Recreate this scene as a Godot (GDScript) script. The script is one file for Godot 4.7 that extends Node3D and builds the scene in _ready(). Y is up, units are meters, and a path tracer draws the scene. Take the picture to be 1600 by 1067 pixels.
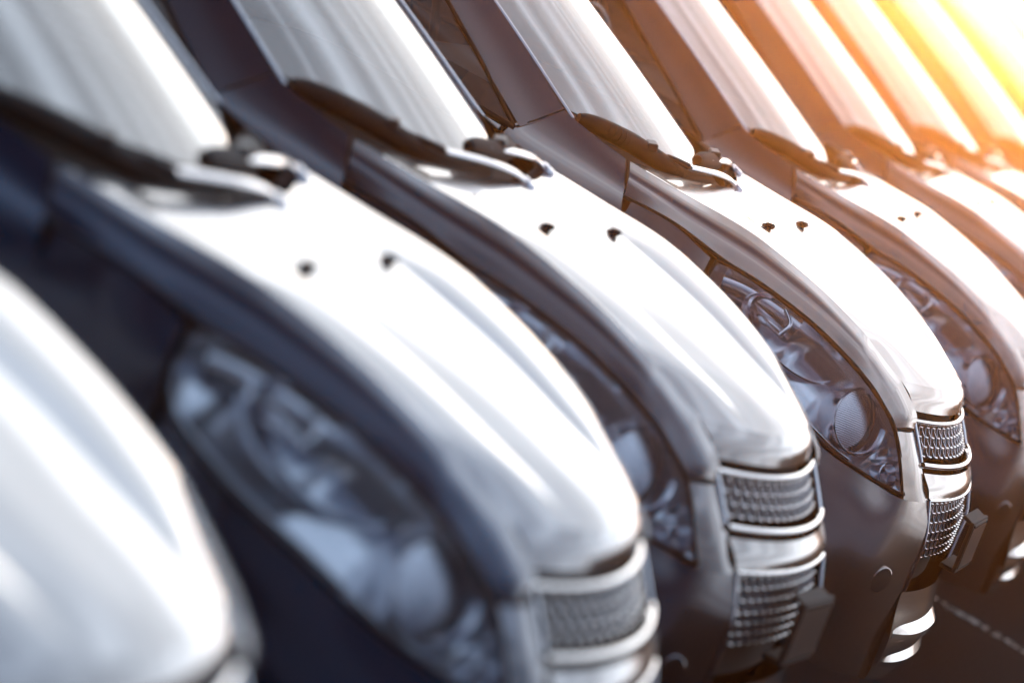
extends Node3D
# A row of parked silver cars seen along their noses through a long lens, low sun in warm haze.

const GY := 0.12          # the car profile below is measured from 0.12 m above the ground
var M := {}
var names := {}

func _ready() -> void:
	make_camera()
	make_light()
	make_materials()
	make_ground()
	make_cars()

# ------------------------------------------------------------------ camera, light
func make_camera() -> void:
	var c := Camera3D.new()
	c.name = "camera"
	var at := CameraAttributesPhysical.new()
	at.frustum_focal_length = 166.461
	at.exposure_aperture = 2.35
	at.frustum_focus_distance = 12.0
	at.exposure_multiplier = 1.0
	at.frustum_near = 0.1
	at.frustum_far = 900.0
	c.attributes = at
	c.fov = 8.24652
	c.near = 0.1
	c.far = 900.0
	c.transform = Transform3D(Basis(Vector3(0.853726, 0.473367, -0.216968), Vector3(-0.490873, 0.870644, -0.031973), Vector3(0.173767, 0.133800, 0.975655)), Vector3(1.026925, 2.084424 + GY, 12.294492))
	add_child(c)
	c.current = true

const SUN_AZ := -0.118
const SUN_EL := 0.008

func make_light() -> void:
	var env := Environment.new()
	env.background_mode = Environment.BG_SKY
	env.tonemap_mode = Environment.TONE_MAPPER_LINEAR
	env.tonemap_exposure = 1.75
	env.sdfgi_enabled = true
	env.ssao_enabled = true
	env.ssil_enabled = true
	env.volumetric_fog_enabled = true
	env.volumetric_fog_density = 0.00105
	env.volumetric_fog_albedo = Color(1.0, 0.86, 0.70)
	env.volumetric_fog_anisotropy = 0.983
	var sm := PanoramaSkyMaterial.new()
	sm.panorama = sky_image()
	var sky := Sky.new()
	sky.sky_material = sm
	env.sky = sky
	var we := WorldEnvironment.new()
	we.name = "air"
	we.environment = env
	add_child(we)
	var sun := DirectionalLight3D.new()
	sun.name = "sun"
	sun.light_energy = 1.6
	sun.light_color = Color(1.0, 0.70, 0.40)
	sun.light_angular_distance = 0.5
	sun.shadow_enabled = true
	var to := Vector3(sin(SUN_AZ) * cos(SUN_EL), sin(SUN_EL), -cos(SUN_AZ) * cos(SUN_EL))
	sun.look_at_from_position(to * 50.0, Vector3.ZERO, Vector3.UP)
	add_child(sun)

func sky_image() -> ImageTexture:
	var w := 768
	var h := 384
	var im := Image.create(w, h, false, Image.FORMAT_RGBAF)
	var n := FastNoiseLite.new()
	n.seed = 5
	n.frequency = 1.0
	n.fractal_octaves = 4
	for j in h:
		var el := PI * (0.5 - (j + 0.5) / h)
		for i in w:
			var az := TAU * (i + 0.5) / w   # column 0 is north (-z), a quarter on is +x
			var d := Vector3(sin(az) * cos(el), sin(el), -cos(az) * cos(el))
			var to := Vector3(sin(SUN_AZ) * cos(SUN_EL), sin(SUN_EL), -cos(SUN_AZ) * cos(SUN_EL))
			var ang := acos(clampf(d.dot(to), -1, 1))
			var e := maxf(el, 0.0)
			var zen := clampf(sin(e), 0, 1)
			# dusk sky: dim blue at the skyline, paler cloud half way up, deep blue overhead
			var c := Vector3(0.006, 0.024, 0.085).lerp(Vector3(0.02, 0.05, 0.14), zen)
			var streak := n.get_noise_3d(d.x * 1.6, d.y * 14.0, d.z * 1.6) * 0.5 + 0.5
			streak = smoothstep(0.28, 0.72, streak)
			c += Vector3(0.98, 1.26, 1.64) * (0.4 + 0.6 * streak) * exp(-pow((e - 0.72) / 0.28, 2.0))
			# bright veil of high cloud low over the sunward half
			var daz := wrapf(az - SUN_AZ, -PI, PI)
			var veil := exp(-pow(daz / 0.95, 2.0)) * exp(-pow(e / 0.85, 2.0))
			c += Vector3(0.90, 0.98, 1.07) * 3.6 * veil * (0.45 + 0.55 * streak)
			# aureole round the sun
			c += Vector3(1.0, 0.82, 0.55) * (5.0 * exp(-ang / 0.09) + 0.5 * exp(-ang / 0.3))
			c *= 0.42
			if el < 0.0:
				c = c.lerp(Vector3(0.010, 0.012, 0.016), clampf(-el / 0.02, 0, 1))
			im.set_pixel(i, j, Color(c.x, c.y, c.z, 1.0))
	return ImageTexture.create_from_image(im)

# ------------------------------------------------------------------ materials
func mat(nm: String, col: Color, rough: float, metal := 0.0) -> StandardMaterial3D:
	var m := StandardMaterial3D.new()
	m.resource_name = nm
	m.albedo_color = col
	m.roughness = rough
	m.metallic = metal
	M[nm] = m
	return m

func noise_tex(seed_: int, freq: float, size: int, lo: Color, hi: Color, normal := false, bump := 1.0) -> NoiseTexture2D:
	var n := FastNoiseLite.new()
	n.seed = seed_
	n.frequency = freq
	n.fractal_octaves = 4
	var t := NoiseTexture2D.new()
	t.width = size
	t.height = size
	t.seamless = true
	t.noise = n
	if normal:
		t.as_normal_map = true
		t.bump_strength = bump
	else:
		var g := Gradient.new()
		g.offsets = PackedFloat32Array([0.0, 1.0])
		g.colors = PackedColorArray([lo, hi])
		t.color_ramp = g
	return t

func make_materials() -> void:
	var p := mat("silver_paint", Color(0.36, 0.36, 0.38), 0.20, 0.92)
	p.clearcoat_enabled = true
	p.clearcoat = 1.0
	p.clearcoat_roughness = 0.04
	for v in [["silver_paint_cool_shade", Color(0.235, 0.275, 0.345)], ["silver_paint_cool_light", Color(0.44, 0.45, 0.475)], ["silver_paint_warm_light", Color(0.74, 0.685, 0.64)], ["silver_paint_warm_cast", Color(0.56, 0.50, 0.48)]]:
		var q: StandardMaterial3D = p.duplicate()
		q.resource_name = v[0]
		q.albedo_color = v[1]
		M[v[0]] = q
	mat("chrome", Color(0.90, 0.90, 0.91), 0.10, 1.0)
	mat("lamp_silver", Color(0.86, 0.86, 0.88), 0.16, 1.0)
	mat("bezel", Color(0.90, 0.91, 0.93), 0.17, 0.85)
	mat("black_plastic", Color(0.16, 0.16, 0.17), 0.42)
	mat("gloss_black", Color(0.12, 0.12, 0.13), 0.12)
	mat("arm_grey", Color(0.85, 0.85, 0.87), 0.15, 0.9)
	mat("rubber", Color(0.09, 0.09, 0.09), 0.75)
	mat("dark_void", Color(0.05, 0.05, 0.055), 0.9)
	mat("seat_cloth", Color(0.25, 0.25, 0.27), 0.9)
	mat("plate", Color(0.20, 0.20, 0.21), 0.3)
	mat("orange_bulb", Color(0.85, 0.50, 0.25), 0.2)
	var g := mat("windscreen_glass", Color(0.10, 0.13, 0.14, 0.28), 0.02)
	g.transparency = BaseMaterial3D.TRANSPARENCY_ALPHA
	g.cull_mode = BaseMaterial3D.CULL_DISABLED
	g = mat("side_glass", Color(0.03, 0.035, 0.04, 0.75), 0.02)
	g.transparency = BaseMaterial3D.TRANSPARENCY_ALPHA
	g.cull_mode = BaseMaterial3D.CULL_DISABLED
	g = mat("lens_clear", Color(0.9, 0.92, 0.95, 0.02), 0.02)
	g.transparency = BaseMaterial3D.TRANSPARENCY_ALPHA
	g.cull_mode = BaseMaterial3D.CULL_DISABLED
	var a := mat("asphalt", Color(0.135, 0.145, 0.17), 0.85)
	a.metallic_specular = 0.12
	a.uv1_triplanar = true
	a.uv1_world_triplanar = true
	a.uv1_scale = Vector3(1.3, 1.3, 1.3)
	a.albedo_texture = noise_tex(11, 0.09, 1024, Color(0.62, 0.62, 0.64), Color(1, 1, 1))
	a.heightmap_enabled = true
	a.heightmap_scale = 0.8
	a.heightmap_texture = noise_tex(12, 0.16, 1024, Color.BLACK, Color.WHITE)
	var w := mat("road_paint", Color(0.88, 0.87, 0.84), 0.7)
	w.uv1_triplanar = true
	w.uv1_world_triplanar = true
	w.uv1_scale = Vector3(5, 5, 5)
	w.albedo_texture = noise_tex(15, 0.05, 512, Color(0.45, 0.45, 0.45), Color(1, 1, 1))

# ------------------------------------------------------------------ mesh helpers
func new_st() -> SurfaceTool:
	var st := SurfaceTool.new()
	st.begin(Mesh.PRIMITIVE_TRIANGLES)
	return st

func part(nm: String, st: SurfaceTool, m: String, parent: Node) -> MeshInstance3D:
	var mi := MeshInstance3D.new()
	mi.name = nm
	mi.mesh = st.commit()
	mi.material_override = M[m]
	if m == "silver_paint":
		mi.set_meta("painted", true)
	parent.add_child(mi, true)
	return mi

func v3(a: Array) -> Vector3:
	return Vector3(a[0], a[1], a[2])

func cr(a: Vector3, b: Vector3, c: Vector3, d: Vector3, t: float) -> Vector3:
	return 0.5 * (2.0 * b + (c - a) * t + (2.0 * a - 5.0 * b + 4.0 * c - d) * t * t + (3.0 * b - a - 3.0 * c + d) * t * t * t)

func at_curve(p: Array, s: float) -> Vector3:   # s in control points, ends extended straight
	var n := p.size()
	var k := clampi(int(floor(s)), 0, n - 2)
	var t := s - k
	var b: Vector3 = p[k]
	var c: Vector3 = p[k + 1]
	var a: Vector3 = p[k - 1] if k > 0 else 2.0 * b - c
	var d: Vector3 = p[k + 2] if k + 2 < n else 2.0 * c - b
	return cr(a, b, c, d, t)

func resample(p: Array, n: int) -> Array:       # n points evenly along the smoothed curve
	var fine: Array = []
	var acc := PackedFloat32Array()
	var total := 0.0
	var m := (p.size() - 1) * 12
	for i in m + 1:
		var q := at_curve(p, float(i) / 12.0)
		if i > 0:
			total += q.distance_to(fine[-1])
		fine.append(q)
		acc.append(total)
	var out: Array = []
	var k := 0
	for i in n:
		var want := total * i / (n - 1)
		while k < m - 1 and acc[k + 1] < want:
			k += 1
		var f := (want - acc[k]) / maxf(acc[k + 1] - acc[k], 1e-9)
		out.append((fine[k] as Vector3).lerp(fine[k + 1], clampf(f, 0, 1)))
	return out

# A smooth sheet through curves of equal point count; side = 1 right, -1 mirrored; hint = rough outward direction.
func patch(st: SurfaceTool, curves: Array, su: int, sv: int, hint: Vector3, side := 1.0) -> void:
	var nu: int = ((curves[0] as Array).size() - 1) * su + 1
	var nv: int = (curves.size() - 1) * sv + 1
	var rows: Array = []
	for c in curves:
		var r: Array = []
		for i in nu:
			r.append(at_curve(c, float(i) / su))
		rows.append(r)
	var g: Array = []
	for j in nv:
		g.append([])
	for i in nu:
		var col: Array = []
		for r in rows:
			col.append(r[i])
		for j in nv:
			var q := at_curve(col, float(j) / sv)
			g[j].append(Vector3(q.x, q.y + GY, q.z * side))
	sheet(st, g, Vector3(hint.x, hint.y, hint.z * side))

func sheet(st: SurfaceTool, g: Array, hint: Vector3) -> void:
	var nv := g.size()
	var nu: int = (g[0] as Array).size()
	var nrm: Array = []
	var vote := 0.0
	for j in nv:
		var r: Array = []
		for i in nu:
			var du: Vector3 = g[j][mini(i + 1, nu - 1)] - g[j][maxi(i - 1, 0)]
			var dv: Vector3 = g[mini(j + 1, nv - 1)][i] - g[maxi(j - 1, 0)][i]
			var n := du.cross(dv)
			if n.length_squared() < 1e-14:
				n = r[-1] if r.size() > 0 else hint * 1e-3
			vote += n.normalized().dot(hint)
			r.append(n.normalized())
		nrm.append(r)
	var sg := 1.0 if vote >= 0.0 else -1.0
	for j in nv - 1:
		for i in nu - 1:
			var idx := [[j, i], [j, i + 1], [j + 1, i + 1], [j, i], [j + 1, i + 1], [j + 1, i]]
			if sg > 0.0:
				idx = [[j, i], [j + 1, i + 1], [j, i + 1], [j, i], [j + 1, i], [j + 1, i + 1]]
			for q in idx:
				st.set_normal((nrm[q[0]][q[1]] as Vector3) * sg)
				st.add_vertex(g[q[0]][q[1]])

# one triangle, wound clockwise as seen from its normals
func tri(st: SurfaceTool, p: Array, n: Array) -> void:
	var o := [0, 1, 2]
	if ((p[1] - p[0]) as Vector3).cross(p[2] - p[0]).dot(n[0] + n[1] + n[2]) > 0.0:
		o = [0, 2, 1]
	for k in o:
		st.set_normal(n[k])
		st.add_vertex(p[k])

func tube(st: SurfaceTool, pts: Array, rad: float, sides := 8, side := 1.0, rad2 := -1.0, lift := true, flat_y := 1.0) -> void:
	var n := pts.size()
	if rad2 < 0.0:
		rad2 = rad
	var p: Array = []
	for q in pts:
		p.append(Vector3(q.x, q.y + (GY if lift else 0.0), q.z * side))
	var g: Array = []
	var nr: Array = []
	var prev := Vector3.UP
	for k in n:
		var t: Vector3 = (p[mini(k + 1, n - 1)] - p[maxi(k - 1, 0)]).normalized()
		var a := prev - t * prev.dot(t)
		if a.length() < 0.05:
			a = Vector3.RIGHT - t * t.x
		a = a.normalized()
		prev = a
		var b := t.cross(a)
		var r := lerpf(rad, rad2, float(k) / maxf(n - 1, 1))
		var ring: Array = []
		var rn: Array = []
		for s in sides + 1:
			var th := TAU * s / sides
			var dir := a * cos(th) * flat_y + b * sin(th)
			ring.append(p[k] + dir * r)
			rn.append((a * cos(th) / flat_y + b * sin(th)).normalized())
		g.append(ring)
		nr.append(rn)
	for k in n - 1:
		for s in sides:
			for q in [[[k, s], [k + 1, s + 1], [k + 1, s]], [[k, s], [k, s + 1], [k + 1, s + 1]]]:
				tri(st, q.map(func(e): return g[e[0]][e[1]]), q.map(func(e): return nr[e[0]][e[1]]))
	for e in [0, n - 1]:
		var out: Vector3 = (p[0] - p[mini(1, n - 1)]).normalized() if e == 0 else (p[n - 1] - p[maxi(n - 2, 0)]).normalized()
		for s in sides:
			tri(st, [p[e], g[e][s], g[e][s + 1]], [out, out, out])

func curve_tube(st: SurfaceTool, ctrl: Array, sub: int, rad: float, sides := 8, side := 1.0, rad2 := -1.0) -> void:
	var pts: Array = []
	for i in (ctrl.size() - 1) * sub + 1:
		pts.append(at_curve(ctrl, float(i) / sub))
	tube(st, pts, rad, sides, side, rad2)

# box with chamfered edges; c centre, b axes scaled to half sizes
func box(st: SurfaceTool, c: Vector3, b: Basis, bev := 0.15, side := 1.0) -> void:
	c = Vector3(c.x, c.y + GY, c.z)
	var ks := [-1.0, 1.0]
	var f := func(x: float, y: float, z: float) -> Vector3:
		var q := c + b * Vector3(x, y, z)
		return Vector3(q.x, q.y, q.z * side)
	var lens := Vector3(b.x.length(), b.y.length(), b.z.length())
	var r: float = bev * min(lens.x, min(lens.y, lens.z))
	var i3 := Vector3(1.0 - r / lens.x, 1.0 - r / lens.y, 1.0 - r / lens.z)
	var mid := Vector3(c.x, c.y, c.z * side)
	var quad := func(a: Array) -> void:
		var n: Vector3 = (a[1] - a[0]).cross(a[2] - a[0]).normalized()
		var m: Vector3 = (a[0] + a[1] + a[2] + a[-1]) / 4.0
		if n.dot(m - mid) < 0.0:
			n = -n
			a.reverse()
		for k in range(1, a.size() - 1):
			tri(st, [a[0], a[k], a[k + 1]], [n, n, n])
	for s in ks:
		quad.call([f.call(s, -i3.y, -i3.z), f.call(s, i3.y, -i3.z), f.call(s, i3.y, i3.z), f.call(s, -i3.y, i3.z)])
		quad.call([f.call(-i3.x, s, -i3.z), f.call(i3.x, s, -i3.z), f.call(i3.x, s, i3.z), f.call(-i3.x, s, i3.z)])
		quad.call([f.call(-i3.x, -i3.y, s), f.call(i3.x, -i3.y, s), f.call(i3.x, i3.y, s), f.call(-i3.x, i3.y, s)])
		for t in ks:
			quad.call([f.call(s, t * i3.y, -i3.z), f.call(s, t * i3.y, i3.z), f.call(s * i3.x, t, i3.z), f.call(s * i3.x, t, -i3.z)])
			quad.call([f.call(s, -i3.y, t * i3.z), f.call(s, i3.y, t * i3.z), f.call(s * i3.x, i3.y, t), f.call(s * i3.x, -i3.y, t)])
			quad.call([f.call(-i3.x, s, t * i3.z), f.call(i3.x, s, t * i3.z), f.call(i3.x, s * i3.y, t), f.call(-i3.x, s * i3.y, t)])
			for u in ks:
				quad.call([f.call(s, t * i3.y, u * i3.z), f.call(s * i3.x, t, u * i3.z), f.call(s * i3.x, t * i3.y, u)])

# surface of revolution: profile of Vector2(along axis, radius), from base point p along unit axis ax
func lathe(st: SurfaceTool, p: Vector3, ax: Vector3, prof: Array, seg: int, side := 1.0, squash := 1.0, up := Vector3.UP) -> void:
	var u := (up - ax * up.dot(ax)).normalized()
	var v := ax.cross(u)
	var n := prof.size()
	var pt := func(k: int, th: float) -> Vector3:
		var q: Vector3 = p + ax * prof[k].x + (u * cos(th) * squash + v * sin(th)) * prof[k].y
		return Vector3(q.x, q.y + GY, q.z * side)
	for k in n - 1:
		var d: Vector2 = prof[k + 1] - prof[k]
		var nn := Vector2(d.y, -d.x).normalized() * -1.0
		for s in seg:
			var a := TAU * s / seg
			var b := TAU * (s + 1) / seg
			for q in [[[k, a], [k + 1, b], [k + 1, a]], [[k, a], [k, b], [k + 1, b]]]:
				var ps: Array = []
				var ns: Array = []
				for e in q:
					var dir: Vector3 = (ax * nn.x + (u * cos(e[1]) / squash + v * sin(e[1])) * nn.y).normalized()
					ns.append(Vector3(dir.x, dir.y, dir.z * side))
					ps.append(pt.call(e[0], e[1]))
				tri(st, ps, ns)

# ------------------------------------------------------------------ the car's shape (right half; x forward, z to its right)
const HOOD_C := [[-.067, .868], [-.115, .893], [-.18, .917], [-.28, .945], [-.42, .978], [-.58, 1.005], [-.70, 1.02], [-.79, 1.03], [-.858, 1.036]]
const HOOD_E := [[-.157, .873, .49], [-.205, .895, .52], [-.258, .922, .545], [-.305, .945, .57], [-.433, .986, .605], [-.587, 1.019, .645], [-.683, 1.03, .665], [-.83, 1.032, .68], [-.995, 1.036, .70]]
const BAND_E := [[-.070, .778, .468], [-.083, .815, .462]]
const BAND_L := [[-.10, .770, .575], [-.115, .787, .583], [-.152, .812, .598], [-.187, .834, .61], [-.225, .852, .622], [-.275, .873, .64], [-.40, .912, .682], [-.55, .938, .725], [-.66, .945, .748], [-.81, .966, .765], [-.955, .962, .76]]
const FRONT := [[.90, -.085], [.868, -.067], [.815, -.036], [.80, -.030], [.735, .022], [.70, .045], [.66, .070], [.64, .075], [.61, .085], [.55, .112], [.42, .125], [.38, .127], [.30, .150], [.24, .160], [.15, .150], [.0, .12]]
# headlight outline: rear tip, back edge, lower edge to the front tip
const LAMP_LOW := [[-.674, .932, .752], [-.672, .866, .772], [-.654, .815, .775], [-.615, .785, .77], [-.50, .737, .745], [-.36, .695, .70], [-.23, .652, .65], [-.15, .638, .62], [-.065, .630, .585], [-.004, .630, .558]]
const LAMP_TOP := [[-.674, .932, .752], [-.64, .936, .745], [-.55, .930, .727], [-.40, .904, .684], [-.275, .865, .642], [-.187, .826, .612], [-.115, .779, .585], [-.065, .724, .576], [-.022, .658, .565], [-.004, .630, .558]]

func arr(a: Array) -> Array:
	var o: Array = []
	for q in a:
		o.append(v3(q))
	return o

func front_x(y: float, z: float) -> float:
	var xc: float = FRONT[-1][1]
	for k in FRONT.size() - 1:
		if y <= FRONT[k][0] and y >= FRONT[k + 1][0]:
			var t: float = (FRONT[k][0] - y) / (FRONT[k][0] - FRONT[k + 1][0])
			xc = lerpf(FRONT[k][1], FRONT[k + 1][1], t)
			break
	var kk := lerpf(0.17, 0.27, smoothstep(0.60, 0.74, y))
	return xc - kk * z * z

func fp(y: float, z: float, out := 0.0) -> Vector3:
	return Vector3(front_x(y, z) + out, y, z)

func hood_rows(z_from := 0.0) -> Array:
	var rows: Array = []
	for t in [0.0, 0.2, 0.40, 0.485, 0.52, 0.60, 0.72, 0.86, 0.95, 1.0]:
		var r: Array = []
		for k in HOOD_C.size():
			var c: Array = HOOD_C[k]
			var e := v3(HOOD_E[k])
			var x: float = lerpf(c[0], e.x, t * t)
			var y: float = lerpf(c[1], e.y, t)
			var fade := smoothstep(0.0, 2.5, float(k)) * (1.0 - smoothstep(4.5, 7.0, float(k)))
			# flat middle, a shallow step up at the ridge, a crown on the shoulder
			y -= 0.0065 * smoothstep(0.25, 0.485, t) * (1.0 - smoothstep(0.485, 0.66, t)) * fade
			y += 0.007 * sin(PI * clampf((t - 0.5) / 0.5, 0, 1)) * fade
			y += 0.004 * (1.0 - t * t)
			r.append(Vector3(x, y, e.z * t))
		rows.append(r)
	return rows

func make_car() -> Node3D:
	var car := Node3D.new()
	car.name = "parked_car"
	var st: SurfaceTool
	# ---- hood (both halves one panel): top, bevelled side band, folded front
	st = new_st()
	var rows := hood_rows()
	var band_top: Array = arr(BAND_E) + arr(HOOD_E)
	var band_low: Array = arr(BAND_L)
	for s in [1.0, -1.0]:
		patch(st, rows, 6, 3, Vector3(0.2, 1, 0), s)
		var r0: Array = []
		var r1: Array = []
		var r2: Array = []
		for k in band_top.size():
			var a: Vector3 = band_top[k]
			var b: Vector3 = band_low[k]
			r0.append(a)
			r1.append(a.lerp(b, 0.05) + Vector3(0.002, 0.003, 0.004))
			r2.append(a.lerp(b, 0.5) + Vector3(0.006, 0.009, 0.020))
		for cut in [[0, 3], [2, r0.size()]]:   # the corner piece and the long side meet in a crisp line
			patch(st, [r0.slice(cut[0], cut[1]), r1.slice(cut[0], cut[1])], 5, 1, Vector3(0.2, 0.8, 0.7), s)
			patch(st, [r1.slice(cut[0], cut[1]), r2.slice(cut[0], cut[1]), band_low.slice(cut[0], cut[1])], 5, 4, Vector3(0.2, 0.4, 1), s)
		# front fold
		var fold: Array = []
		var mid: Array = []
		var lip: Array = []
		var back: Array = []
		for q in rows:
			fold.append(q[0])
			var t: float = q[0].z / 0.49
			var l := fp(0.815 + 0.003 * t, 0.462 * t)
			lip.append(l)
			mid.append((q[0] as Vector3).lerp(l, 0.5) + Vector3(0.006, 0.004, 0.0))
			back.append(l + Vector3(-0.05, -0.004, 0.0))
		patch(st, [fold, mid, lip], 3, 4, Vector3(1, 0.1, 0), s)
		patch(st, [lip, back], 3, 1, Vector3(0, -1, 0), s)
	part("hood", st, "silver_paint", car)
	# ---- washer nozzles
	for s in [1.0, -1.0]:
		st = new_st()
		box(st, Vector3(-.670, 1.026, .273), Basis(Vector3(0.017, 0.003, 0), Vector3(0.004, 0.011, 0), Vector3(0, 0, 0.012)), 0.7, s)
		part("washer_nozzle", st, "gloss_black", car)
	# ---- fenders
	for s in [1.0, -1.0]:
		st = new_st()
		var top: Array = arr([[-.69, .930, .757], [-.81, .957, .768], [-.93, .956, .765]])
		var b1: Array = arr([[-.684, .868, .771], [-.80, .88, .778], [-.93, .89, .777]])
		var b2: Array = arr([[-.668, .80, .776], [-.79, .79, .788], [-.93, .80, .788]])
		var b3: Array = arr([[-.655, .65, .790], [-.79, .68, .802], [-.93, .69, .802]])
		var b4: Array = arr([[-.70, .508, .806], [-.80, .56, .822], [-.93, .582, .824]])
		patch(st, [top, b1, b2, b3, b4], 6, 4, Vector3(0, 0, 1), s)
		var c0: Array = arr([[-1.003, 1.036, .702], [-.975, 1.0, .738], [-.955, .955, .766], [-.93, .89, .777], [-.93, .80, .788], [-.93, .69, .802], [-.93, .582, .824]])
		var c1: Array = arr([[-1.09, 1.047, .712], [-1.08, 1.01, .748], [-1.07, .96, .778], [-1.06, .89, .795], [-1.06, .80, .806], [-1.06, .69, .818], [-1.06, .557, .835]])
		var c2: Array = arr([[-1.20, 1.067, .722], [-1.21, 1.022, .762], [-1.235, .965, .80], [-1.235, .89, .818], [-1.235, .80, .828], [-1.235, .60, .848], [-1.235, .40, .855]])
		var c3: Array = arr([[-1.20, 1.067, .722], [-1.25, 1.01, .778], [-1.285, .972, .803], [-1.295, .89, .822], [-1.295, .80, .836], [-1.295, .55, .858], [-1.295, .13, .850]])
		patch(st, [c0, c1, c2, c3], 5, 5, Vector3(0, 0, 1), s)
		part("fender", st, "silver_paint", car)
	# ---- windscreen pillars
	var wedge: Array = arr([[-1.20, 1.068, .712], [-1.50, 1.214, .665], [-1.95, 1.405, .612], [-2.45, 1.545, .565]])
	for s in [1.0, -1.0]:
		st = new_st()
		var w0: Array = arr([[-1.20, 1.070, .720], [-1.50, 1.218, .673], [-1.95, 1.410, .62], [-2.45, 1.552, .572]])
		var w1: Array = arr([[-1.225, 1.025, .765], [-1.50, 1.175, .715], [-1.94, 1.385, .655], [-2.43, 1.53, .605]])
		var w2: Array = arr([[-1.262, .985, .800], [-1.495, 1.112, .76], [-1.92, 1.335, .69], [-2.40, 1.485, .64]])
		patch(st, [w0, w1, w2], 6, 5, Vector3(0, 0.3, 1), s)
		part("windscreen_pillar", st, "silver_paint", car)
	# ---- windscreen
	var ws: Array = []
	for t in [-1.0, -0.92, -0.72, -0.4, 0.0, 0.4, 0.72, 0.92, 1.0]:
		var r: Array = []
		for k in 4:
			var e: Vector3 = wedge[k]
			var bulge: float = [0.235, 0.15, 0.10, 0.09][k]
			var up: float = [-0.028, 0.012, 0.04, 0.05][k]
			var q: float = 1.0 - pow(absf(t), 2.3)
			r.append(Vector3(e.x + bulge * q, e.y + up * q, e.z * t))
		ws.append(r)
	st = new_st()
	patch(st, ws, 8, 5, Vector3(0.5, 1, 0))
	patch(st, offset_patch(ws, Vector3(-0.45, -0.89, 0), 0.005), 8, 5, Vector3(0.5, 1, 0))   # inner face of the laminated glass
	part("windscreen", st, "windscreen_glass", car)
	for s in [1.0, -1.0]:
		st = new_st()
		curve_tube(st, arr([[-1.17, 1.058, .71], [-1.50, 1.216, .667], [-1.95, 1.408, .614], [-2.45, 1.548, .567]]), 8, 0.006, 6, s)
		part("windscreen_trim", st, "chrome", car)
	# ---- roof, tailgate
	st = new_st()
	var rf: Array = []
	for t in [-1.0, -0.9, -0.5, 0.0, 0.5, 0.9, 1.0]:
		var q: float = 1.0 - pow(absf(t), 2.5)
		rf.append([Vector3(-2.45 + .20 * q, 1.548 + .05 * q, .57 * t), Vector3(-2.9, 1.58 + .055 * q, .59 * t), Vector3(-3.5, 1.57 + .05 * q, .59 * t), Vector3(-4.0, 1.52 + .04 * q, .57 * t)])
	patch(st, rf, 6, 3, Vector3(0, 1, 0))
	part("roof", st, "silver_paint", car)
	st = new_st()
	var tg: Array = []
	for t in [-1.0, -0.6, 0.0, 0.6, 1.0]:
		var q: float = 1.0 - t * t
		tg.append([Vector3(-4.0, 1.52 + .04 * q, .57 * t), Vector3(-4.16 - .04 * q, 1.25, .66 * t), Vector3(-4.26 - .06 * q, .98, .74 * t), Vector3(-4.28 - .08 * q, .6, .78 * t), Vector3(-4.25 - .08 * q, .12, .78 * t)])
	patch(st, tg, 4, 4, Vector3(-1, 0, 0))
	part("tailgate", st, "silver_paint", car)
	for s in [1.0, -1.0]:
		# door sides
		st = new_st()
		var bl: Array = arr([[-1.305, .965, .806], [-1.9, .985, .825], [-2.8, 1.0, .83], [-3.6, 1.02, .80], [-4.2, 1.05, .735]])
		var m1: Array = arr([[-1.305, .86, .842], [-1.9, .87, .862], [-2.8, .88, .866], [-3.6, .89, .845], [-4.24, .90, .76]])
		var m2: Array = arr([[-1.305, .60, .870], [-1.9, .60, .886], [-2.8, .60, .886], [-3.6, .60, .870], [-4.27, .60, .78]])
		var m3: Array = arr([[-1.305, .13, .853], [-1.9, .13, .86], [-2.8, .13, .86], [-3.6, .13, .855], [-4.24, .13, .78]])
		patch(st, [bl, m1, m2, m3], 5, 5, Vector3(0, 0, 1), s)
		part("door", st, "silver_paint", car)
		st = new_st()
		var g0: Array = arr([[-1.272, .975, .796], [-1.9, .993, .818], [-2.8, 1.008, .822], [-3.6, 1.028, .792], [-4.15, 1.06, .725]])
		var g1: Array = arr([[-1.50, 1.112, .752], [-2.0, 1.20, .75], [-2.8, 1.25, .74], [-3.6, 1.27, .71], [-4.1, 1.28, .655]])
		var g2: Array = arr([[-2.38, 1.49, .63], [-2.6, 1.52, .625], [-2.95, 1.55, .62], [-3.5, 1.54, .61], [-3.98, 1.50, .578]])
		patch(st, [g0, g1, g2], 5, 6, Vector3(0, 0.3, 1), s)
		part("side_window", st, "side_glass", car)
		# mirror
		st = new_st()
		patch(st, [arr([[-1.760, 1.070, .80], [-1.760, 1.050, .86], [-1.730, 1.040, .93], [-1.760, 1.070, .985]]), arr([[-1.700, 1.100, .80], [-1.660, 1.110, .86], [-1.645, 1.120, .93], [-1.730, 1.130, .99]]), arr([[-1.760, 1.150, .80], [-1.740, 1.190, .86], [-1.730, 1.195, .93], [-1.760, 1.170, .985]]), arr([[-1.800, 1.100, .80], [-1.820, 1.110, .86], [-1.820, 1.120, .93], [-1.790, 1.120, .985]]), arr([[-1.760, 1.070, .80], [-1.760, 1.050, .86], [-1.730, 1.040, .93], [-1.760, 1.070, .985]])], 5, 5, Vector3(1, 0, 0), s)
		part("door_mirror", st, "gloss_black", car)
	bumper(car)
	for s in [1.0, -1.0]:
		headlight(car, s)
	cowl_and_wipers(car)
	grilles(car)
	seals(car)
	innards(car)
	for s in [1.0, -1.0]:
		wheel(car, -.92, s)
		wheel(car, -3.55, s)
	return car

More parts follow.
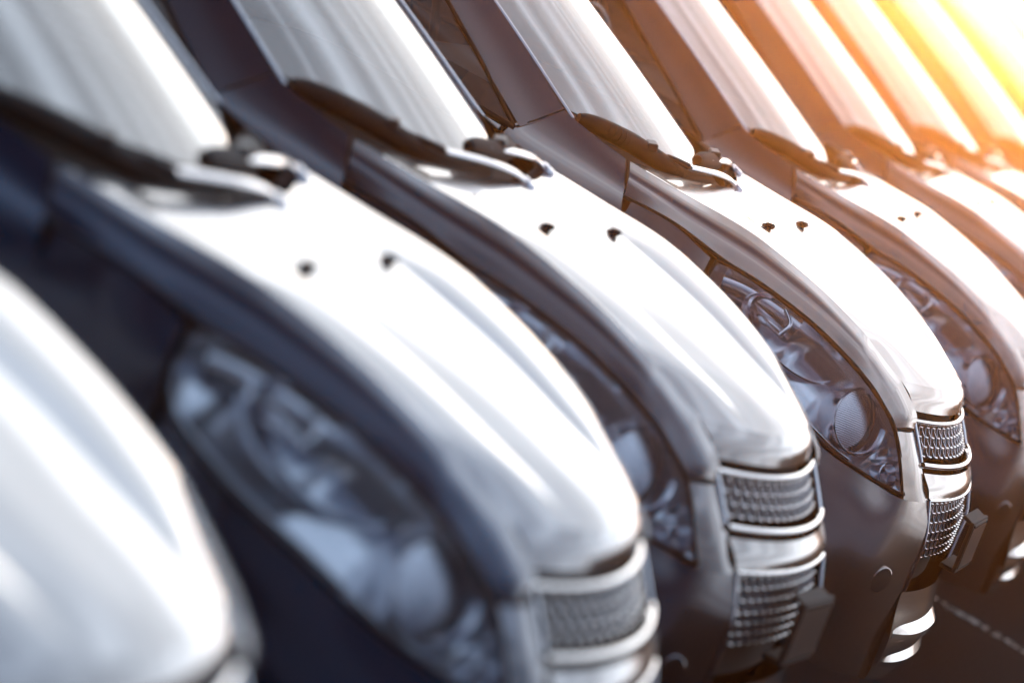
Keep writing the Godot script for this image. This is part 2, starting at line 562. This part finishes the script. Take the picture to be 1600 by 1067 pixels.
func bumper(car: Node3D) -> void:
	var st := new_st()
	for s in [1.0, -1.0]:
		var cols: Array = [
			arr([[-.650, .806, .778], [-.640, .70, .784], [-.625, .55, .794], [-.60, .40, .800]]),
			arr([[-.585, .765, .768], [-.578, .66, .774], [-.56, .45, .784], [-.55, .22, .775]]),
			arr([[-.50, .731, .749], [-.492, .63, .756], [-.475, .45, .762], [-.46, .20, .75]]),
			arr([[-.36, .689, .704], [-.345, .60, .711], [-.32, .43, .718], [-.30, .18, .70]]),
			arr([[-.23, .646, .654], [-.205, .56, .662], [-.17, .40, .668], [-.15, .16, .65]]),
			arr([[-.15, .632, .624], [-.12, .54, .631], [-.08, .39, .633], [-.06, .15, .61]]),
			arr([[-.065, .624, .589], [-.04, .54, .606], [-.01, .39, .605], [-.01, .15, .58]]),
			arr([[.002, .622, .560], [.018, .54, .562], [.036, .38, .555], [.03, .15, .53]]),
			[fp(.63, .42), fp(.55, .412), fp(.38, .40), fp(.15, .38)]]
		var turned: Array = []
		for r in 4:
			var row: Array = []
			for c in cols:
				row.append(c[r])
			turned.append(row)
		patch(st, turned, 4, 6, Vector3(0.4, 0, 1), s)
		# the blade between headlight and grille
		var q0: Array = arr([[-.100, .764, .578], [-.057, .718, .580], [-.016, .656, .570], [.002, .622, .560]])
		var q2: Array = [fp(.772, .466), fp(.735, .460), fp(.695, .450), fp(.63, .42)]
		var q1: Array = []
		for k in 4:
			q1.append((q0[k] as Vector3).lerp(q2[k], 0.62) + Vector3(0.004, 0.0, 0.014))
		patch(st, [q0, q1, q2], 5, 4, Vector3(0.6, 0, 1), s)
	# painted panel between the two grilles, across the nose
	var rws: Array = []
	for y in [0.692, 0.68, 0.66, 0.64]:
		var r: Array = []
		for k in 9:
			var zz := lerpf(-0.45 + (0.692 - y) * 0.5, 0.45 - (0.692 - y) * 0.5, k / 8.0)
			r.append(fp(y, zz, 0.004))
		rws.append(r)
	patch(st, rws, 3, 3, Vector3(1, 0, 0))
	# below the lower grille, and two lips
	rws = []
	for y in [0.395, 0.35, 0.30, 0.24, 0.15]:
		var r: Array = []
		for k in 9:
			r.append(fp(y, lerpf(-0.405, 0.405, k / 8.0)))
		rws.append(r)
	patch(st, rws, 3, 3, Vector3(1, 0, 0))
	part("bumper", st, "silver_paint", car)
	for q in [[.285, .020], [.205, .016]]:
		st = new_st()
		var a: Array = []
		var b: Array = []
		var c: Array = []
		var d: Array = []
		for k in 9:
			var zz := lerpf(-0.385, 0.385, k / 8.0)
			var f := 1.0 - 0.9 * pow(absf(zz) / 0.385, 4.0)
			a.append(fp(q[0] + 0.030, zz, -0.004))
			b.append(fp(q[0] + 0.004, zz, q[1] * f))
			c.append(fp(q[0] - 0.010, zz, q[1] * f))
			d.append(fp(q[0] - 0.018, zz, -0.01))
		patch(st, [a, b], 3, 2, Vector3(1, 1, 0))
		patch(st, [b, c], 3, 1, Vector3(1, 0, 0))
		patch(st, [c, d], 3, 1, Vector3(0, -1, 0))
		part("bumper_lip", st, "silver_paint", car)
	# round tow hook cover low on each corner
	for s in [1.0, -1.0]:
		st = new_st()
		lathe(st, Vector3(0.046, .415, .532), Vector3(.845, 0.0, .535), [Vector2(-.01, .036), Vector2(.003, .036), Vector2(.005, .033), Vector2(.006, .0005)], 28, s)
		part("tow_hook_cover", st, "silver_paint", car)

func offset_patch(curves: Array, n: Vector3, d: float) -> Array:
	var o: Array = []
	for c in curves:
		var r: Array = []
		for q in c:
			r.append(q + n * d)
		o.append(r)
	return o

func headlight(car: Node3D, s: float) -> void:
	var hl := Node3D.new()
	hl.name = "headlight"
	car.add_child(hl, true)
	var N := 25
	var top := resample(arr(LAMP_TOP), N)
	var low := resample(arr(LAMP_LOW), N)
	var outn := Vector3(0.42, 0.28, 0.86).normalized()
	# clear cover
	var st := new_st()
	var cover: Array = []
	for t in [0.0, 0.12, 0.3, 0.5, 0.7, 0.88, 1.0]:
		var r: Array = []
		for k in N:
			var w := sin(PI * k / (N - 1))
			r.append((top[k] as Vector3).lerp(low[k], t) + outn * 0.020 * sin(PI * t) * w)
		cover.append(r)
	patch(st, cover, 1, 3, outn, s)
	part("lens_cover", st, "lens_clear", hl)
	# reflector shell behind it
	st = new_st()
	# two chambers and a corner pocket, deeper under the hood's edge than along the bumper
	var shell: Array = []
	var NS := 73
	var top2 := resample(arr(LAMP_TOP), NS)
	var low2 := resample(arr(LAMP_LOW), NS)
	for t in [0.0, 0.05, 0.12, 0.3, 0.5, 0.7, 0.88, 0.95, 1.0]:
		var r: Array = []
		for k in NS:
			var u := float(k) / (NS - 1)
			var w := clampf(sin(PI * u) * 3.0, 0, 1)
			var f := u / 0.44 if u < 0.44 else ((u - 0.44) / 0.40 if u < 0.84 else (u - 0.84) / 0.16)
			var ramp := lerpf(0.086, 0.034, t) * (lerpf(0.80, 1.12, f) if f < 0.9 else lerpf(0.80, 1.12, (1.0 - f) * 9.0))
			var deep := ramp * pow(maxf(sin(PI * t), 0.0), 0.45) * w
			r.append((top2[k] as Vector3).lerp(low2[k], clampf(t, 0.015, 0.985)) - outn * (deep + 0.003))
		shell.append(r)
	patch(st, shell, 1, 3, outn, s)
	part("housing", st, "bezel", hl)
	st = new_st()
	var rim: Array = []
	for k in range(2, 20):
		rim.append((low[k] as Vector3).lerp(top[k], 0.07) + outn * 0.001)
	tube(st, rim, 0.0045, 8, s)
	part("inner_rim", st, "chrome", hl)
	# main lamp: chrome drum, ring and fluted glass
	var ax := Vector3(0.66, 0.36, 0.66).normalized()
	var c := Vector3(-.185, .742, .602)
	st = new_st()
	lathe(st, c, ax, [Vector2(-.16, .078), Vector2(-.05, .083), Vector2(-.004, .086), Vector2(.004, .087), Vector2(.006, .085), Vector2(.002, .080), Vector2(-.03, .076), Vector2(-.09, .07), Vector2(-.115, .03), Vector2(-.118, .001)], 48, s)
	part("main_reflector", st, "lamp_silver", hl)
	st = new_st()
	flutes(st, c - ax * 0.004, ax, 0.080, 30, s)
	part("fluted_glass", st, "lamp_silver", hl)
	st = new_st()
	var upv := (Vector3.UP - ax * ax.y).normalized()
	var sdv := ax.cross(upv)
	var arcp: Array = []
	for k in 15:
		var th := lerpf(-1.25, 1.25, k / 14.0)
		arcp.append(c + ax * 0.006 + upv * sin(th) * 0.079 + sdv * (0.010 + 0.052 * (1.0 - cos(th) * 1.0)) - sdv * 0.045)
	tube(st, arcp, 0.006, 8, s)
	part("shade_bar", st, "gloss_black", hl)
	# turn signal: long drum laid along the cover, with a bulb
	var ax2 := Vector3(0.62, 0.36, 0.70).normalized()
	var c2 := Vector3(-.425, .846, .675)
	st = new_st()
	var longv := Vector3(0.78, -0.26, -0.57)
	longv = (longv - ax2 * longv.dot(ax2)).normalized()
	lathe(st, c2, ax2, [Vector2(-.02, .072), Vector2(.004, .072), Vector2(.007, .069), Vector2(-.01, .066), Vector2(-.05, .048), Vector2(-.07, .022), Vector2(-.074, .001)], 44, s, 2.3, longv)
	part("signal_reflector", st, "lamp_silver", hl)
	st = new_st()
	curve_tube(st, [c2 + Vector3(-.085, .012, .012), c2 + Vector3(-.055, .008, .018), c2 + Vector3(-.02, .0, .012)], 3, .012, 10, s, .009)
	lathe(st, c2 + Vector3(-.10, .016, .01), Vector3(0.93, -.14, .1).normalized(), [Vector2(-.035, .022), Vector2(0, .022), Vector2(.004, .018), Vector2(.03, .016)], 20, s)
	part("signal_bulb", st, "chrome", hl)
	# tubular upper drum beside it
	st = new_st()
	curve_tube(st, arr([[-.64, .885, .690], [-.58, .892, .688], [-.50, .886, .675], [-.43, .872, .66]]), 5, .040, 18, s, .036)
	part("upper_drum", st, "lamp_silver", hl)
	# thin clear rib over the signal
	st = new_st()
	curve_tube(st, arr([[-.47, .905, .700], [-.44, .88, .722], [-.45, .845, .735]]), 6, .006, 8, s)
	part("clear_rib", st, "chrome", hl)
	# lower corner lamp
	var ax3 := Vector3(0.68, 0.34, 0.64).normalized()
	var c3 := Vector3(-.062, .657, .565)
	st = new_st()
	lathe(st, c3, ax3, [Vector2(-.085, .026), Vector2(-.005, .030), Vector2(.0, .031), Vector2(.001, .028), Vector2(-.03, .020), Vector2(-.04, .001)], 28, s)
	part("corner_lamp", st, "lamp_silver", hl)
	# dark seal all round the cover
	st = new_st()
	var ring: Array = top.duplicate()
	tube(st, ring, 0.0055, 6, s)
	tube(st, low, 0.0055, 6, s)
	part("seal", st, "rubber", hl)

func flutes(st: SurfaceTool, c: Vector3, ax: Vector3, r: float, n: int, s: float) -> void:
	var u := (Vector3.UP - ax * ax.y).normalized()
	var v := ax.cross(u)
	var g: Array = []
	var m := n * 4
	for j in m + 1:
		var y := lerpf(-0.995, 0.995, float(j) / m)
		var half := sqrt(1.0 - y * y)
		var row: Array = []
		for i in 11:
			var x := lerpf(-half, half, i / 10.0)
			var dome := 0.010 * (1.0 - x * x - y * y)
			var q := c + u * y * r + v * x * r + ax * (dome + 0.0006 * absf(sin(PI * n * (y * 0.5 + 0.5))))
			row.append(Vector3(q.x, q.y + GY, q.z * s))
		g.append(row)
	sheet(st, g, Vector3(ax.x, ax.y, ax.z * s))

func cowl_and_wipers(car: Node3D) -> void:
	var rows := hood_rows()
	var st := new_st()
	# scuttle trough between hood and windscreen
	var a: Array = []
	var b: Array = []
	var c: Array = []
	for k in 17:
		var t := lerpf(-1, 1, k / 16.0)
		var q: float = 1.0 - pow(absf(t), 2.3)
		var back := Vector3(-1.20 + .262 * q, 1.066 - .030 * q, .708 * t)
		var hx: float = lerpf(-.850, -.99, t * t)
		var front := Vector3(minf(hx, back.x + 0.10), 1.006 + .012 * absf(t), .708 * t)
		if absf(t) > 0.985:
			front = back + Vector3(0.03, -0.02, 0)
		a.append(front + Vector3(0.02, -.03, 0))
		b.append(front.lerp(back, 0.5) + Vector3(0, -.022, 0))
		var zz := absf(back.z)
		var up := smoothstep(0.70, 0.52, zz) * smoothstep(-0.05, 0.30, zz) * 0.03
		c.append(back + Vector3(-0.88 * up, 0.47 * up + 0.006, 0))
	patch(st, [a, b, c], 2, 4, Vector3(0, 1, 0))
	part("scuttle_panel", st, "rubber", car)
	# two wipers parked along the glass: arm, blade, pivot cap
	for w in [[Vector3(-.862, 1.034, -.12), Vector3(-.905, 1.070, .40), Vector3(-1.165, 1.098, .70), .05], [Vector3(-.952, 1.036, -.56), Vector3(-.925, 1.084, .04), Vector3(-.955, 1.088, .20), -.50]]:
		var wp := Node3D.new()
		wp.name = "wiper"
		car.add_child(wp, true)
		var piv: Vector3 = w[0]
		var elbow: Vector3 = w[1]
		var pts: Array = []
		for q in [[-1.16, 1.078, .70], [-1.122, 1.080, .665], [-1.074, 1.079, .62], [-1.037, 1.075, .56], [-.995, 1.066, .49], [-.959, 1.058, .43], [-.93, 1.050, .37], [-.905, 1.048, .28], [-.89, 1.050, .18], [-.885, 1.052, .08]]:
			var p := v3(q) + Vector3(0.0, -0.010, 0.004)
			if w[3] < 0.0:      # the other blade lies further across, flatter to the glass
				p = Vector3(-1.20 + .262 * (1.0 - pow(absf((p.z - .58) / .712), 2.3)) + .004, 1.062 + 0.016 * p.z, p.z - .58)
			pts.append(p)
		st = new_st()
		var fine: Array = []
		for k in 37:
			fine.append(at_curve(pts, k / 4.0))
		for k in 36:
			var f0 := 0.008 + 0.018 * pow(sin(PI * pow((k + 0.2) / 36.5, 0.62)), 0.7)
			var f1 := 0.008 + 0.018 * pow(sin(PI * pow((k + 1.2) / 36.5, 0.62)), 0.7)
			tube(st, [fine[k], fine[k + 1]], f0, 10, 1.0, f1)
		part("blade", st, "rubber", wp)
		st = new_st()
		box(st, (pts[4] as Vector3) + Vector3(-0.004, 0.022, 0), Basis(Vector3(0.012, 0.004, -0.006), Vector3(-0.003, 0.010, 0), Vector3(0.012, 0, 0.040)), 0.3)
		part("blade_clip", st, "black_plastic", wp)
		st = new_st()
		var run := [piv, piv + Vector3(-.008, .020, .07), piv.lerp(elbow, 0.5) + Vector3(0.008, .016, 0), elbow]
		var rail: Array = []
		for k in 13:
			rail.append(at_curve(run, k / 4.0))
		tube(st, rail, 0.021, 12, 1.0, 0.012, true, 0.5)
		part("arm", st, "arm_grey", wp)
		st = new_st()
		tube(st, [elbow, (elbow as Vector3).lerp(pts[5], 0.5) + Vector3(0, .012, 0), pts[5] + Vector3(-0.002, .022, 0)], 0.009, 8, 1.0, 0.006)
		part("hook", st, "black_plastic", wp)
		st = new_st()
		lathe(st, piv + Vector3(0, -.03, 0), Vector3(0.3, 0.95, 0).normalized(), [Vector2(0, .024), Vector2(.040, .023), Vector2(.047, .017), Vector2(.049, .001)], 18)
		part("pivot_cap", st, "arm_grey", wp)

func grille_mesh(st: SurfaceTool, y0: float, y1: float, half0: float, half1: float, pitch_z: float, pitch_y: float, r: float, out: float) -> void:
	var ny := int(round((y0 - y1) / pitch_y))
	for j in ny + 1:
		var y := y0 - (y0 - y1) * j / ny
		var half := lerpf(half0, half1, float(j) / ny)
		var n := int(floor(2.0 * half / pitch_z))
		var shift := 0.5 * pitch_z * (j % 2)
		for i in n + 1:
			var z := half - 0.006 - i * pitch_z - shift
			var z2 := z - pitch_z * 0.42
			if z2 < -half:
				continue
			tube(st, [fp(y, z, out), fp(y, (z + z2) * 0.5, out + 0.004), fp(y, z2, out)], r, 8)
			if j < ny:
				var yn := y0 - (y0 - y1) * (j + 1) / ny
				var z3 := z2 - pitch_z * 0.08
				if z3 > -half:
					tube(st, [fp(y, z2, out), fp(lerpf(y, yn, 0.5), lerpf(z2, z3, 0.5), out - 0.003), fp(yn, z3, out)], r * 0.62, 6)
				var z4 := z + pitch_z * 0.08
				if z4 < half:
					tube(st, [fp(y, z, out), fp(lerpf(y, yn, 0.5), lerpf(z, z4, 0.5), out - 0.003), fp(yn, z4, out - 0.004)], r * 0.4, 5)

func bar_across(st: SurfaceTool, y: float, half: float, ry: float, out: float) -> void:
	var g: Array = []
	for k in 25:
		g.append(fp(y, lerpf(-half, half, k / 24.0), out))
	var rows: Array = []
	for j in 9:
		var th := lerpf(-2.0, 2.0, j / 8.0)
		var r: Array = []
		for q in g:
			var p: Vector3 = q + Vector3(cos(th) * 0.007, sin(th) * ry, 0)
			r.append(Vector3(p.x, p.y + GY, p.z))
		rows.append(r)
	sheet(st, rows, Vector3(1, 0, 0))

func grilles(car: Node3D) -> void:
	var st: SurfaceTool
	for which in 2:
		var gr := Node3D.new()
		gr.name = ["upper_grille", "lower_grille"][which]
		car.add_child(gr, true)
		var y0: float = [.790, .628][which]
		var y1: float = [.718, .405][which]
		var h0: float = [.455, .415][which]
		var h1: float = [.450, .395][which]
		st = new_st()
		var rws: Array = []
		for j in 4:
			var y := lerpf(y0 + 0.02, y1 - 0.01, j / 3.0)
			var r: Array = []
			for k in 9:
				r.append(fp(y, lerpf(-1, 1, k / 8.0) * (h0 - 0.004), -0.045))
			rws.append(r)
		patch(st, rws, 2, 2, Vector3(1, 0, 0))
		part("backing", st, "dark_void", gr)
		st = new_st()
		grille_mesh(st, y0 - 0.008, [y1 + 0.004, 0.485][which], h0 - 0.01, h1 - 0.01, 0.056, [0.0195, 0.0245][which], [0.0031, 0.0030][which], -0.014)
		part("wire_mesh", st, "chrome", gr)
		st = new_st()
		bar_across(st, y0 + 0.006, h0, [0.0065, 0.0045][which], 0.0)
		part("chrome_bar", st, "chrome", gr)
		if which == 0:
			st = new_st()
			bar_across(st, y1 - 0.010, h1, 0.0075, 0.004)
			part("chrome_bar", st, "chrome", gr)
		for s in [1.0, -1.0]:
			st = new_st()
			var e: Array = []
			for j in 8:
				e.append(fp(lerpf(y0 + 0.006, y1 - 0.006, j / 7.0), lerpf(h0, h1, j / 7.0) + 0.002, 0.001))
			tube(st, e, 0.006, 8, s)
			part("chrome_edge", st, "chrome", gr)
	# number plate on its holder
	var pl := Node3D.new()
	pl.name = "number_plate"
	car.add_child(pl, true)
	st = new_st()
	var ax := Vector3(0.02, -0.165, 0).normalized()
	var nx := Vector3(0.993, 0.12, 0)
	var mid := Vector3(.160, .538, 0)
	box(st, mid, Basis(nx * 0.005, ax * 0.070, Vector3(0, 0, 0.15)), 0.3)
	box(st, Vector3(.142, .603, 0), Basis(Vector3(.020, -0.006, 0), Vector3(0, .005, 0), Vector3(0, 0, .135)), 0.3)
	box(st, Vector3(.146, .470, 0), Basis(Vector3(.020, 0.0, 0), Vector3(0, .006, 0), Vector3(0, 0, .13)), 0.3)
	part("holder", st, "rubber", pl)
	st = new_st()
	box(st, mid + nx * 0.006, Basis(nx * 0.0022, ax * 0.057, Vector3(0, 0, 0.142)), 0.3)
	part("plate", st, "plate", pl)

func seals(car: Node3D) -> void:
	for s in [1.0, -1.0]:
		var low: Array = []
		for q in arr(BAND_L):
			low.append(q + Vector3(0.0, -0.006, -0.004))
		for run in [
			[low, 0.0055],
			[arr([[-1.001, 1.034, .70], [-.978, 1.0, .735], [-.958, .962, .758]]), 0.005],
			[[Vector3(-.10, .767, .574), fp(.774, .50, -0.004), fp(.776, .466, -0.006)], 0.006],
			[arr([[-1.20, 1.068, .718], [-1.235, 1.02, .768], [-1.27, .980, .798]]), 0.004],
			[arr([[-1.30, .965, .804], [-1.30, .86, .840], [-1.30, .60, .868], [-1.30, .13, .852]]), 0.005],
			[arr([[-2.35, .99, .829], [-2.35, .86, .864], [-2.35, .60, .885], [-2.35, .13, .859]]), 0.005]]:
			var st := new_st()
			curve_tube(st, run[0], 5, run[1], 6, s)
			part("panel_gap", st, "rubber", car)
		for run in [
			[arr([[-1.272, .975, .798], [-1.9, .991, .82], [-2.8, 1.006, .825], [-3.6, 1.026, .795], [-4.15, 1.056, .728]]), 0.008],
			[arr([[-1.272, .975, .798], [-1.495, 1.112, .757], [-1.92, 1.335, .688], [-2.39, 1.487, .637]]), 0.006]]:
			var st := new_st()
			curve_tube(st, run[0], 6, run[1], 6, s)
			part("window_seal", st, "rubber", car)

func innards(car: Node3D) -> void:
	var st := new_st()
	box(st, Vector3(-2.1, .22, 0), Basis(Vector3(1.95, 0, 0), Vector3(0, .16, 0), Vector3(0, 0, .60)), 0.1)
	box(st, Vector3(-.56, .55, 0), Basis(Vector3(.36, 0, 0), Vector3(0, .22, 0), Vector3(0, 0, .50)), 0.1)
	box(st, Vector3(-1.10, .62, 0), Basis(Vector3(.03, 0, 0), Vector3(0, .36, 0), Vector3(0, 0, .74)), 0.1)
	part("underbody", st, "dark_void", car)
	st = new_st()
	var a: Array = []
	for t in [-1.0, -0.5, 0.0, 0.5, 1.0]:
		var q: float = 1.0 - t * t
		a.append([Vector3(-1.20 + .20 * q, 1.02 - .01 * q, .70 * t), Vector3(-1.42, 1.035, .71 * t), Vector3(-1.66, 1.02, .72 * t), Vector3(-1.76, .95, .72 * t), Vector3(-1.78, .70, .70 * t)])
	patch(st, a, 4, 4, Vector3(0, 1, 0))
	part("dashboard", st, "black_plastic", car)
	for s in [1.0, -1.0]:
		st = new_st()
		box(st, Vector3(-2.35, .52, .36), Basis(Vector3(.26, .03, 0), Vector3(0, .08, 0), Vector3(0, 0, .24)), 0.6, s)
		box(st, Vector3(-2.64, .86, .36), Basis(Vector3(.07, .02, 0), Vector3(-.09, .30, 0), Vector3(0, 0, .23)), 0.6, s)
		box(st, Vector3(-2.74, 1.24, .36), Basis(Vector3(.045, .01, 0), Vector3(-.02, .09, 0), Vector3(0, 0, .13)), 0.6, s)
		part("seat", st, "seat_cloth", car)
	st = new_st()
	var ring: Array = []
	for k in 25:
		var th := TAU * k / 24.0
		ring.append(Vector3(-1.88, .99, -.36) + Vector3(-0.35, .93, 0).normalized() * cos(th) * .18 + Vector3(0, 0, 1) * sin(th) * .18)
	tube(st, ring, .014, 8)
	part("steering_wheel", st, "rubber", car)

func wheel(car: Node3D, x: float, s: float) -> void:
	var w := Node3D.new()
	w.name = "wheel"
	car.add_child(w, true)
	var st := new_st()
	var c := Vector3(x, .21, .74)
	var ax := Vector3(0, 0, 1)
	lathe(st, c, ax, [Vector2(-.10, .20), Vector2(-.105, .30), Vector2(-.085, .325), Vector2(-.06, .33), Vector2(.06, .33), Vector2(.085, .325), Vector2(.105, .30), Vector2(.10, .21), Vector2(.09, .20)], 40, s)
	part("tyre", st, "rubber", w)
	st = new_st()
	lathe(st, c, ax, [Vector2(-.02, .001), Vector2(-.02, .19), Vector2(.09, .205), Vector2(.10, .212)], 40, s)
	for k in 5:
		var th := TAU * k / 5.0
		var d := Vector3(cos(th), sin(th), 0)
		var e := Vector3(-sin(th), cos(th), 0)
		box(st, c + d * 0.11 + Vector3(0, 0, .06), Basis(d * 0.095, e * 0.026, Vector3(0, 0, .018)), 0.4, s)
	lathe(st, c, ax, [Vector2(.03, .05), Vector2(.085, .045), Vector2(.09, .001)], 20, s)
	part("rim", st, "lamp_silver", w)

# ------------------------------------------------------------------ the place
func make_ground() -> void:
	var st := new_st()
	var g: Array = []
	for j in 3:
		var r: Array = []
		for i in 3:
			r.append(Vector3((i - 1) * 160.0, 0.0, (j - 1) * 160.0 - 60.0))
		g.append(r)
	sheet(st, g, Vector3.UP)
	var mi := part("ground", st, "asphalt", self)
	mi.set_meta("kind", "structure")
	mi.set_meta("label", "dark asphalt of the parking lot under the cars")

func add_line(x0: float, x1: float, z: float, w: float, label: String) -> void:
	var st := new_st()
	var rng := RandomNumberGenerator.new()
	rng.seed = 7
	var n := int((x1 - x0) / 0.02)
	for k in n:
		for c in 5:
			if rng.randf() < 0.42:      # rubbed away
				continue
			var x := lerpf(x0, x1, (k + rng.randf_range(-0.3, 0.3)) / n)
			var zc := z + w * ((c + 0.5) / 5.0 - 0.5) + rng.randf_range(-.006, .006)
			var hx := rng.randf_range(0.006, 0.015)
			var hz := rng.randf_range(0.006, 0.014)
			var y := 0.004 + 0.0004 * ((k * 5 + c) % 3)
			sheet(st, [[Vector3(x - hx, y, zc - hz * 0.6), Vector3(x + hx * 0.7, y, zc - hz)], [Vector3(x - hx * 0.8, y, zc + hz), Vector3(x + hx, y, zc + hz * 0.7)]], Vector3.UP)
	var mi := part("parking_line", st, "road_paint", self)
	mi.set_meta("label", label)
	mi.set_meta("category", "road marking")
	mi.set_meta("kind", "structure")

func make_cars() -> void:
	add_line(-4.2, 1.4, -3.45, 0.10, "worn white bay line on the dark asphalt at the lower right")
	var spots := [
		[0.0, 7.14, 0.0, "silver car cropped at the bottom left corner, only its blurred hood and nose in view"],
		[0.048, 4.731, 0.49, "large blurred silver car, shade toned into its paint, with the biggest headlight, second from the left"],
		[-0.025, 2.589, -3.6, "silver car between the large blurred one and the sharpest one, grille dots blurred"],
		[0.0, 0.0, 0.0, "sharpest silver car, warm light toned into its paint, its headlight ribs and grille mesh in crisp focus"],
		[-0.019, -2.567, 2.8, "silver car just behind the sharpest one, its headlight veiled in orange haze"],
		[-0.09, -5.067, 1.4, "silver car second behind the sharpest one, only hood and windscreen showing in orange haze"],
		[-0.136, -7.282, 0.22, "silver car third behind the sharpest one, wiper just inside the right edge"],
		[-0.10, -9.75, 0.6, "silver car fourth behind the sharpest one, its windscreen fading into the sun glare"],
		[-0.05, -12.25, -0.4, "silver car fifth behind the sharpest one, nearly lost in the glare at top right"],
		[-0.12, -14.8, 0.5, "pale silver car beyond the fifth in the glare, at the far top right"],
		[-0.06, -17.3, 0.0, "last silver car at the far end of the row, lost in white glare"]]
	var paints := ["silver_paint_cool_light", "silver_paint_cool_shade", "silver_paint", "silver_paint_warm_light", "silver_paint_warm_cast"]  # light toned into each paint: cool and shaded near, warm from the fourth on
	var proto := make_car()
	for k in spots.size():
		var o: Node3D = proto if k == 0 else proto.duplicate()
		o.name = "parked_car" if k == 0 else "parked_car_%03d" % k
		add_child(o, true)
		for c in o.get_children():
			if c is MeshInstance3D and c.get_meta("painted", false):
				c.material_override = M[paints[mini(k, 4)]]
		o.position = Vector3(spots[k][0], 0, spots[k][1])
		o.rotation_degrees.y = spots[k][2]
		o.set_meta("label", spots[k][3])
		o.set_meta("category", "car")
		o.set_meta("group", "silver cars parked side by side in a row")
